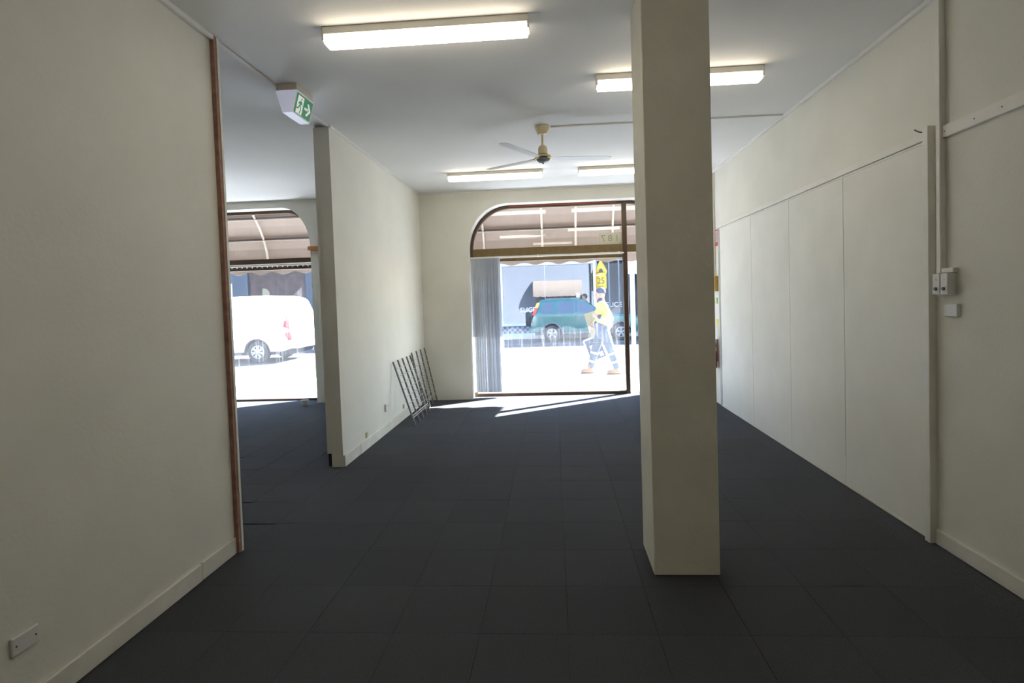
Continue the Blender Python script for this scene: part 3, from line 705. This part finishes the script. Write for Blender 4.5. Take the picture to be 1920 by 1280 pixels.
# ------------------------------------------------------------------ people
def blob(parts, voxel, smooth=3):
    """union of tapered capsules -> one continuous surface. part: (p0, r0, p1, r1[, (sx,sy,sz)])"""
    bm = bmesh.new()
    for pt in parts:
        p0, r0, p1, r1 = pt[:4]; sc = pt[4] if len(pt) > 4 else (1, 1, 1)
        p0 = Vector(p0); p1 = Vector(p1); d = p1 - p0
        if d.length < 1e-6: d = Vector((0, 0, 1e-4)); p1 = p0 + d
        q = d.normalized(); a = q.orthogonal().normalized(); b = q.cross(a); n = 14; rings = []
        mid = (p0 + p1) / 2
        st = [(p0, r0, -math.sin(t), math.cos(t)) for t in (1.25, .8, .4)] + [(p0, r0, 0, 1), (p1, r1, 0, 1)] + [(p1, r1, math.sin(t), math.cos(t)) for t in (.4, .8, 1.25)]
        for c, rr, ax, rad in st:
            ring = []
            for i in range(n):
                t = 2 * PI * i / n; v = c + q * (ax * rr) + (a * math.cos(t) + b * math.sin(t)) * (rad * rr)
                v = mid + Vector(((v.x - mid.x) * sc[0], (v.y - mid.y) * sc[1], (v.z - mid.z) * sc[2])); ring.append(bm.verts.new(v))
            rings.append(ring)
        for A, B in zip(rings, rings[1:]):
            for i in range(n): bm.faces.new((A[i], A[(i+1) % n], B[(i+1) % n], B[i]))
        bm.faces.new(rings[0][::-1]); bm.faces.new(rings[-1])
    bmesh.ops.recalc_face_normals(bm, faces=bm.faces[:])
    me = bpy.data.meshes.new('tmp'); bm.to_mesh(me); bm.free()
    o = bpy.data.objects.new('tmp', me); col.objects.link(o)
    md = o.modifiers.new('r', 'REMESH'); md.mode = 'VOXEL'; md.voxel_size = voxel
    ms = o.modifiers.new('s', 'SMOOTH'); ms.factor = .5; ms.iterations = smooth
    dg = bpy.context.evaluated_depsgraph_get(); out = bpy.data.meshes.new_from_object(o.evaluated_get(dg)); bpy.data.objects.remove(o)
    for p in out.polygons: p.use_smooth = True
    return out
def put(name, me, m, parent):
    me.name = name; me.materials.clear(); me.materials.append(M[m]); return link(name, me, parent)
def hand(w, dirn, palm_n, curl=.6):
    """capsules for a hand from wrist w along dirn; palm_n = direction the palm faces"""
    d = Vector(dirn).normalized(); n = Vector(palm_n); n = (n - d * n.dot(d)).normalized(); s = d.cross(n); w = Vector(w); out = []
    out.append((w, .026, w + d * .045, .030)); 
    for k in range(4):
        o = (k - 1.5) * .020; a = w + d * .03 + s * o; kn = w + d * .088 + s * o * 1.1
        out.append((a, .015, kn, .0115)); L = (.036, .042, .040, .032)[k]
        p1 = kn + (d * math.cos(curl) + n * math.sin(curl)) * L; p2 = p1 + (d * math.cos(2.1 * curl) + n * math.sin(2.1 * curl)) * L * .75
        out.append((kn, .0105, p1, .0095)); out.append((p1, .0095, p2, .0082))
    t0 = w + d * .025 + s * -.028; t1 = t0 + (d * .7 - s * .5 + n * .4).normalized() * .042; t2 = t1 + (d * .8 + n * .5).normalized() * .03
    out += [(t0, .015, t1, .012), (t1, .0115, t2, .009)]
    return out
def head_parts(c, face=-1):
    x, y, z = c  # centre of skull; face towards face*x
    f = face
    return [((x, y, z), .098, (x + f*.012, y, z), .094, (1, .80, 1.16)), ((x + f*.035, y, z - .03), .062, (x + f*.045, y, z - .095), .042, (1, .95, 1)),
            ((x + f*.092, y, z - .005), .012, (x + f*.112, y, z - .038), .016, (1, .8, 1)), ((x + f*.088, y, z - .072), .016, (x + f*.086, y, z - .078), .016, (1, 1.7, .6)),
            ((x + f*.075, y, z - .105), .020, (x + f*.07, y, z - .108), .020, (1, 1.2, .8)), ((x + f*.082, y, z + .022), .02, (x + f*.08, y, z + .022), .02, (.7, 2.2, .6)),
            ((x - f*.012, y - .080, z + .005), .018, (x - f*.008, y - .080, z - .03), .013, (1, .5, 1)), ((x - f*.012, y + .080, z + .005), .018, (x - f*.008, y + .080, z - .03), .013, (1, .5, 1)),
            ((x - f*.02, y, z - .07), .060, (x - f*.03, y, z - .20), .062, (1, .95, 1))]

def worker():
    r = thing('person', 'person in yellow jacket and dark beanie walking past carrying boards', 'person', (1.02, 11.45, GZ))
    hl, kl, al = (.02, -.10, .93), (.155, -.115, .50), (.275, -.115, .105)      # near leg, trailing
    hr, kr, ar = (-.02, .10, .93), (-.165, .105, .50), (-.275, .105, .10)       # far leg, leading
    shl, el, wl = (.01, -.20, 1.455), (.14, -.265, 1.18), (-.10, -.235, 1.235)
    shr, er, wr2 = (.01, .20, 1.455), (.07, .28, 1.17), (-.16, .33, 1.07)
    hc = (-.03, 0, 1.705)
    body = head_parts(hc) + [((0, 0, .95), .13, (0, 0, 1.1), .13, (.8, 1.2, 1)), ((0, 0, 1.1), .13, (0, 0, 1.38), .15, (.75, 1.2, 1)), (shl, .065, shr, .065),
        (hl, .085, kl, .058), (kl, .056, al, .04), (hr, .085, kr, .058), (kr, .056, ar, .04), (al, .04, (.14, -.12, .04), .035), (ar, .04, (-.42, .105, .04), .035),
        (shl, .055, el, .042), (el, .042, wl, .028), (shr, .055, er, .042), (er, .042, wr2, .028)]
    body += hand(wl, (-1, .1, .25), (0, .9, .3), .7) + hand(wr2, (-.5, .05, -.85), (0, -1, 0), .9)
    put('body', blob(body, .007, 2), 'skin', r)
    jk = [((.005, 0, 1.06), .17, (.0, 0, 1.30), .175, (.88, 1.18, 1)), ((0, 0, 1.30), .165, (-.005, 0, 1.44), .14, (.85, 1.35, 1)), (shl, .085, shr, .085), ((-.01, 0, 1.50), .078, (-.02, 0, 1.555), .072),
          (shl, .085, el, .072), (el, .072, (-.06, -.238, 1.225), .052), (shr, .085, er, .072), (er, .072, (-.13, .322, 1.09), .052), ((.09, -.02, 1.05), .13, (.08, -.02, 1.2), .13, (.8, 1.2, 1))]
    j = put('jacket', blob(jk, .012, 4), 'hivis', r)
    hem = [((-.015, 0, .985), .168, (-.01, 0, 1.045), .172, (.92, 1.2, 1)), ((-.10, 0, 1.02), .085, (-.10, 0, 1.08), .085, (1, 1.5, 1))]
    put('jacket_hem', blob(hem, .012, 3), 'navy', j)
    put('cuff', blob([((-.055, -.237, 1.226), .056, (-.085, -.236, 1.232), .05)], .006, 1), 'navy', j)
    put('collar', blob([((-.02, 0, 1.545), .080, (-.025, 0, 1.575), .076)], .008, 2), 'navy', j)
    tr = [((0, 0, .88), .155, (0, 0, 1.0), .15, (.88, 1.15, 1)), (hl, .115, kl, .088), (kl, .088, (.262, -.115, .16), .072), (hr, .115, kr, .088), (kr, .088, (-.262, .105, .15), .072), ((.06, -.17, .66), .05, (.08, -.17, .60), .05, (1.2, .6, 1))]
    t = put('trousers', blob(tr, .011, 3), 'work_trousers', r)
    for k, a in ((kl, (.262, -.115, .16)), (kr, (-.262, .105, .15))):
        for u in (.10, .62):
            p = Vector(k).lerp(Vector(a), u); q = Vector(k).lerp(Vector(a), u + .13); rr = .094 - u * .016
            MB().tube(p, q, rr, rr * .985, 20).build('reflective_band', 'reflective', t, True)
    for (ank, toe, heel) in ((al, (.115, -.12, .045), (.30, -.115, .05)), (ar, (-.42, .105, .05), (-.245, .105, .048))):
        b = put('boot', blob([(ank, .062, (ank[0], ank[1], .17), .064), (heel, .050, toe, .046, (1, .95, 1)), (toe, .048, (toe[0] - .02, toe[1], .045), .044), (heel, .05, ank, .06)], .008, 2), 'boot_tan', r)
        MB().box(toe[0] - .065, heel[0] + .05, ank[1] - .045, ank[1] + .045, 0, .018, .006).build('sole', 'black_rubber', b)
    put('beanie', blob([((-.022, 0, 1.765), .100, (-.012, 0, 1.772), .098, (1.04, .86, .86)), ((-.016, 0, 1.735), .101, (-.01, 0, 1.74), .101, (1.04, .86, .35))], .008, 2), 'navy', r)
    for s in (-1, 1):
        put('eye', blob([((-.118, s*.034, 1.703), .012, (-.118, s*.034, 1.704), .012)], .004, 1), 'hair_dark', r)
worker()
def carried():
    g = .06
    def panel(name, label, cat, c, w, h, ang, y, th, m, border=None):
        r = thing(name, label, cat, (1.02 + c[0], 11.45 + y, GZ + c[1]), 0); r.rotation_euler = (0, ang, 0)
        MB().box(-w/2, w/2, -th/2, th/2, -h/2, h/2, .003).build('board', m, r)
        if border:
            for a, b in (((-w/2, -h/2), (w/2, -h/2)), ((w/2, -h/2), (w/2, h/2)), ((w/2, h/2), (-w/2, h/2)), ((-w/2, h/2), (-w/2, -h/2))):
                MB().bar((a[0], 0, a[1]), (b[0], 0, b[1]), .03, .03, (0, 1, 0)).build('border', border, r)
        return r
    panel('carried_board', 'tan board held at the far side of the worker', 'board', (-.13, 1.04), .34, .58, math.radians(-16), .40, .012, 'board')
    r = panel('framed_panel', 'dark panel with a pale border carried low beside the worker', 'frame', (-.14, .50), .37, .50, math.radians(-20), .42, .014, 'navy', 'frame_white')
    MB().box(-.10, .0, -.012, -.007, -.02, .10).build('white_patch', 'frame_white', r); MB().box(.05, .13, -.012, -.007, -.2, -.1).build('white_patch', 'frame_white', r)
carried()
def bystander():
    r = thing('person', 'person with dark hair whose head shows above the parked green car', 'person', (1.36, 23.45, .015))
    hl, kl, al, hr, kr, ar = (0, -.09, .86), (-.01, -.09, .46), (.01, -.09, .09), (0, .09, .86), (-.01, .09, .46), (.01, .09, .09)
    shl, el, wl, shr, er, wr2 = (0, -.18, 1.36), (.02, -.24, 1.08), (-.06, -.23, .86), (0, .18, 1.36), (.02, .24, 1.08), (-.06, .23, .86)
    body = head_parts((-.02, 0, 1.59)) + [((0, 0, .9), .12, (0, 0, 1.3), .13, (.8, 1.2, 1)), (shl, .06, shr, .06), (hl, .08, kl, .055), (kl, .053, al, .038), (hr, .08, kr, .055), (kr, .053, ar, .038),
        (al, .038, (-.13, -.09, .035), .033), (ar, .038, (-.13, .09, .035), .033), (shl, .05, el, .04), (el, .04, wl, .027), (shr, .05, er, .04), (er, .04, wr2, .027)]
    body += hand(wl, (-.1, 0, -1), (0, 1, 0), .4) + hand(wr2, (-.1, 0, -1), (0, -1, 0), .4)
    put('body', blob(body, .009, 2), 'skin', r)
    put('top', blob([((0, 0, .95), .15, (0, 0, 1.28), .16, (.85, 1.15, 1)), (shl, .078, shr, .078), (shl, .075, el, .062), (el, .062, (-.04, -.23, .92), .046), (shr, .075, er, .062), (er, .062, (-.04, .23, .92), .046)], .014, 3), 'maroon', r)
    put('trousers', blob([((0, 0, .82), .14, (0, 0, .92), .14, (.85, 1.1, 1)), (hl, .10, kl, .075), (kl, .075, (.01, -.09, .10), .06), (hr, .10, kr, .075), (kr, .075, (.01, .09, .10), .06)], .014, 3), 'navy', r)
    for s in (-1, 1): put('shoe', blob([((.03, s*.09, .045), .045, (-.14, s*.09, .04), .042)], .01, 2), 'black_rubber', r)
    put('hair', blob([((-.005, 0, 1.63), .102, (.01, 0, 1.60), .10, (1, .86, 1.05))], .01, 2), 'hair_dark', r)
bystander()

# ------------------------------------------------------------------ opposite side of the street
def road_sign():
    r = thing('road_sign', 'yellow speed hump sign with a 25 plate on a white pole', 'sign', (1.76, 22.95, .0))
    MB().tube((0, 0, .018), (0, 0, 3.22), .05, n=14).build('pole', 'post_white', r)
    hd = bpy.data.objects.new('sign_head', None)
    a = math.radians(-38); c, s = math.cos(a), math.sin(a); ox = .27
    def slab(pts, y0, y1, name, m, par=r):
        mb = MB(); mb.prism(pts, 'y', y0, y1)
        for v in mb.bm.verts: v.co = Vector((ox + v.co.x * c - (v.co.y) * s, v.co.x * s + v.co.y * c - .06, v.co.z))
        return mb.build(name, m, par)
    dm = slab([(0, 3.12), (-.05, 3.10), (-.30, 2.68), (-.30, 2.62), (-.22, 2.44), (.22, 2.44), (.30, 2.62), (.30, 2.68), (.05, 3.10)], -.006, 0, 'warning_plate', 'sign_yellow')
    slab([(-.22, 2.60), (.22, 2.60), (.22, 2.63), (.12, 2.63), (.09, 2.73), (.04, 2.78), (-.04, 2.78), (-.09, 2.73), (-.12, 2.63), (-.22, 2.63)], -.010, -.006, 'hump_symbol', 'sign_black', dm)
    pl = slab([(-.25, 1.92), (.25, 1.92), (.27, 1.94), (.27, 2.46), (.25, 2.48), (-.25, 2.48), (-.27, 2.46), (-.27, 1.94)], -.012, -.006, 'speed_plate', 'sign_yellow')
    for t, z, sz in (('25', 2.25, .37), ('km/h', 2.02, .12)):
        p = Vector((ox - (-.014) * s, -.014 * c - .06, z)); text('lettering', t, sz, 'sign_black', pl, p, (PI/2, 0, a), .001)
    slab([(-.05, 2.9), (.05, 2.9), (.05, 2.92), (-.05, 2.92)], 0, .03, 'clamp', 'galv_wire')
    MB().bar((0, 0, 2.5), (ox, -.05, 2.5), .03, .03).build('bracket', 'galv_wire', r)
road_sign()

SY = 24.3
def shop_center():
    r = thing('corner_shop', 'grey shop front with a white framed window behind the green car', 'shop', (0, SY, 0))
    MB().box(-3.0, 3.55, .02, .25, .015, .36).build('tiled_base', 'mosaic', r)
    MB().box(-3.0, -2.46, .0, .25, .36, 3.2).build('tiled_pier', 'mosaic', r)
    MB().box(-3.0, 3.55, -.02, .3, 3.2, 6.7).build('fascia', 'facade_paint', r)
    fr = MB()
    MB().box(-2.46, -2.33, -.03, .08, .36, 3.2, .005).build('window_stile', 'frame_white', r); MB().box(1.80, 1.92, -.03, .08, .36, 3.2, .005).build('window_stile', 'frame_white', r)
    MB().box(-2.33, 1.80, -.03, .08, .36, .47, .005).build('window_rail', 'frame_white', r); MB().box(-2.33, 1.80, -.03, .08, 3.1, 3.2, .005).build('window_rail', 'frame_white', r)
    def gpane(x0, x1, z0, z1, tilt, m='shop_glass'):
        mb = MB(); d = tilt * (z1 - z0); mb.quad([(x0, .02, z0), (x1, .02, z0), (x1, .02 + d, z1), (x0, .02 + d, z1)], .006, (0, 1, 0)); return mb.build('pane', m, r)
    gpane(-2.33, 1.80, .47, 3.1, .018)
    MB().box(-.40, -.385, .0, .03, .47, 3.1).build('pane_joint', 'frame_white', r)
    for (a, b) in ((1.98, 2.48), (2.54, 2.92), (2.98, 3.40)):
        gpane(a, b, .10, 3.1, .018, 'dim_glass')
    for x in (1.95, 2.51, 2.95, 3.45): MB().box(x - .03, x + .03, -.02, .08, .015, 3.2, .004).build('door_stile', 'blue_grey', r)
    text('lettering', 'SLICE', .30, 'letter_white', r, (-1.20, .0, 1.08), (PI/2, 0, 0), .002)
    text('lettering', 'SLICE', .30, 'letter_white', r, (2.70, .0, 1.20), (PI/2, 0, 0), .002)
    MB().box(-3.0, 3.55, 3.0, 3.1, .015, 3.2).build('inner_wall', 'shop_grey', r)
    MB().box(-3.0, -2.9, .25, 3.0, .015, 3.2).build('inner_wall', 'shop_grey', r); MB().box(3.45, 3.55, .25, 3.0, .015, 3.2).build('inner_wall', 'shop_grey', r)
    MB().box(-3.0, 3.55, .25, 3.1, 3.2, 3.3).build('inner_ceiling', 'shop_grey', r)
shop_center()
def shop_right():
    r = thing('shop_building', 'dark shop front with a pale awning at the right edge of the doorway view', 'shop', (0, SY, 0))
    MB().box(3.57, 14, .05, .3, 2.9, 6.7).build('fascia', 'facade_paint', r)
    MB().box(3.57, 14, .05, .3, .015, .7).build('base_wall', 'shop_grey', r)
    MB().box(3.57, 3.75, .0, .3, .7, 2.9).build('pier', 'shop_dark', r)
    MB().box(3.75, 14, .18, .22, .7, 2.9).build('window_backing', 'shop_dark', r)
    MB().box(3.75, 14, .08, .086, .7, 2.9).build('pane', 'shop_glass', r)
    MB().box(3.75, 14, .04, .09, 1.25, 1.33).build('window_rail', 'frame_white', r)
    mb = MB(); pr = [(.05, 2.95), (-.9, 2.45), (-.9, 1.95), (-.89, 1.95), (-.89, 2.44), (.05, 2.93)]; mb.prism(pr, 'x', 3.62, 9.5); mb.build('awning_canvas', 'facade_paint', r)
shop_right()
def shop_left():
    r = thing('shop_building', 'brown and blue shop front behind the white van', 'shop', (0, SY, 0))
    MB().box(-24, -3.02, .10, .35, .015, 6.7).build('wall', 'brown_brick', r)
    for x, w in ((-16.2, .5), (-14.9, 1.0), (-11.3, .6), (-7.0, .5)):
        MB().box(x - w/2, x + w/2, -.02, .12, .015, 3.4, .01).build('pilaster', 'blue_paint', r)
    MB().box(-14.3, -11.62, .05, .10, .4, 3.1, .005).build('timber_front', 'timber_dark', r)
    for x0, x1 in ((-10.8, -7.4), (-6.6, -3.3)):
        f = MB().box(x0, x1, .04, .10, .7, 3.0).build('shop_window', 'shop_dark', r); MB().box(x0 + .05, x1 - .05, .025, .031, .75, 2.95).build('pane', 'dim_glass', f)
    MB().prism([(-13.72, 2.0), (-13.38, 2.0), (-13.38, 2.3), (-13.46, 2.42), (-13.58, 2.48), (-13.72, 2.48)], 'y', .02, .045).build('poster', 'board', r)
    MB().box(-15.35, -15.15, -.06, -.02, 1.6, 2.75, .005).build('sign_board', 'frame_white', r)
shop_left()
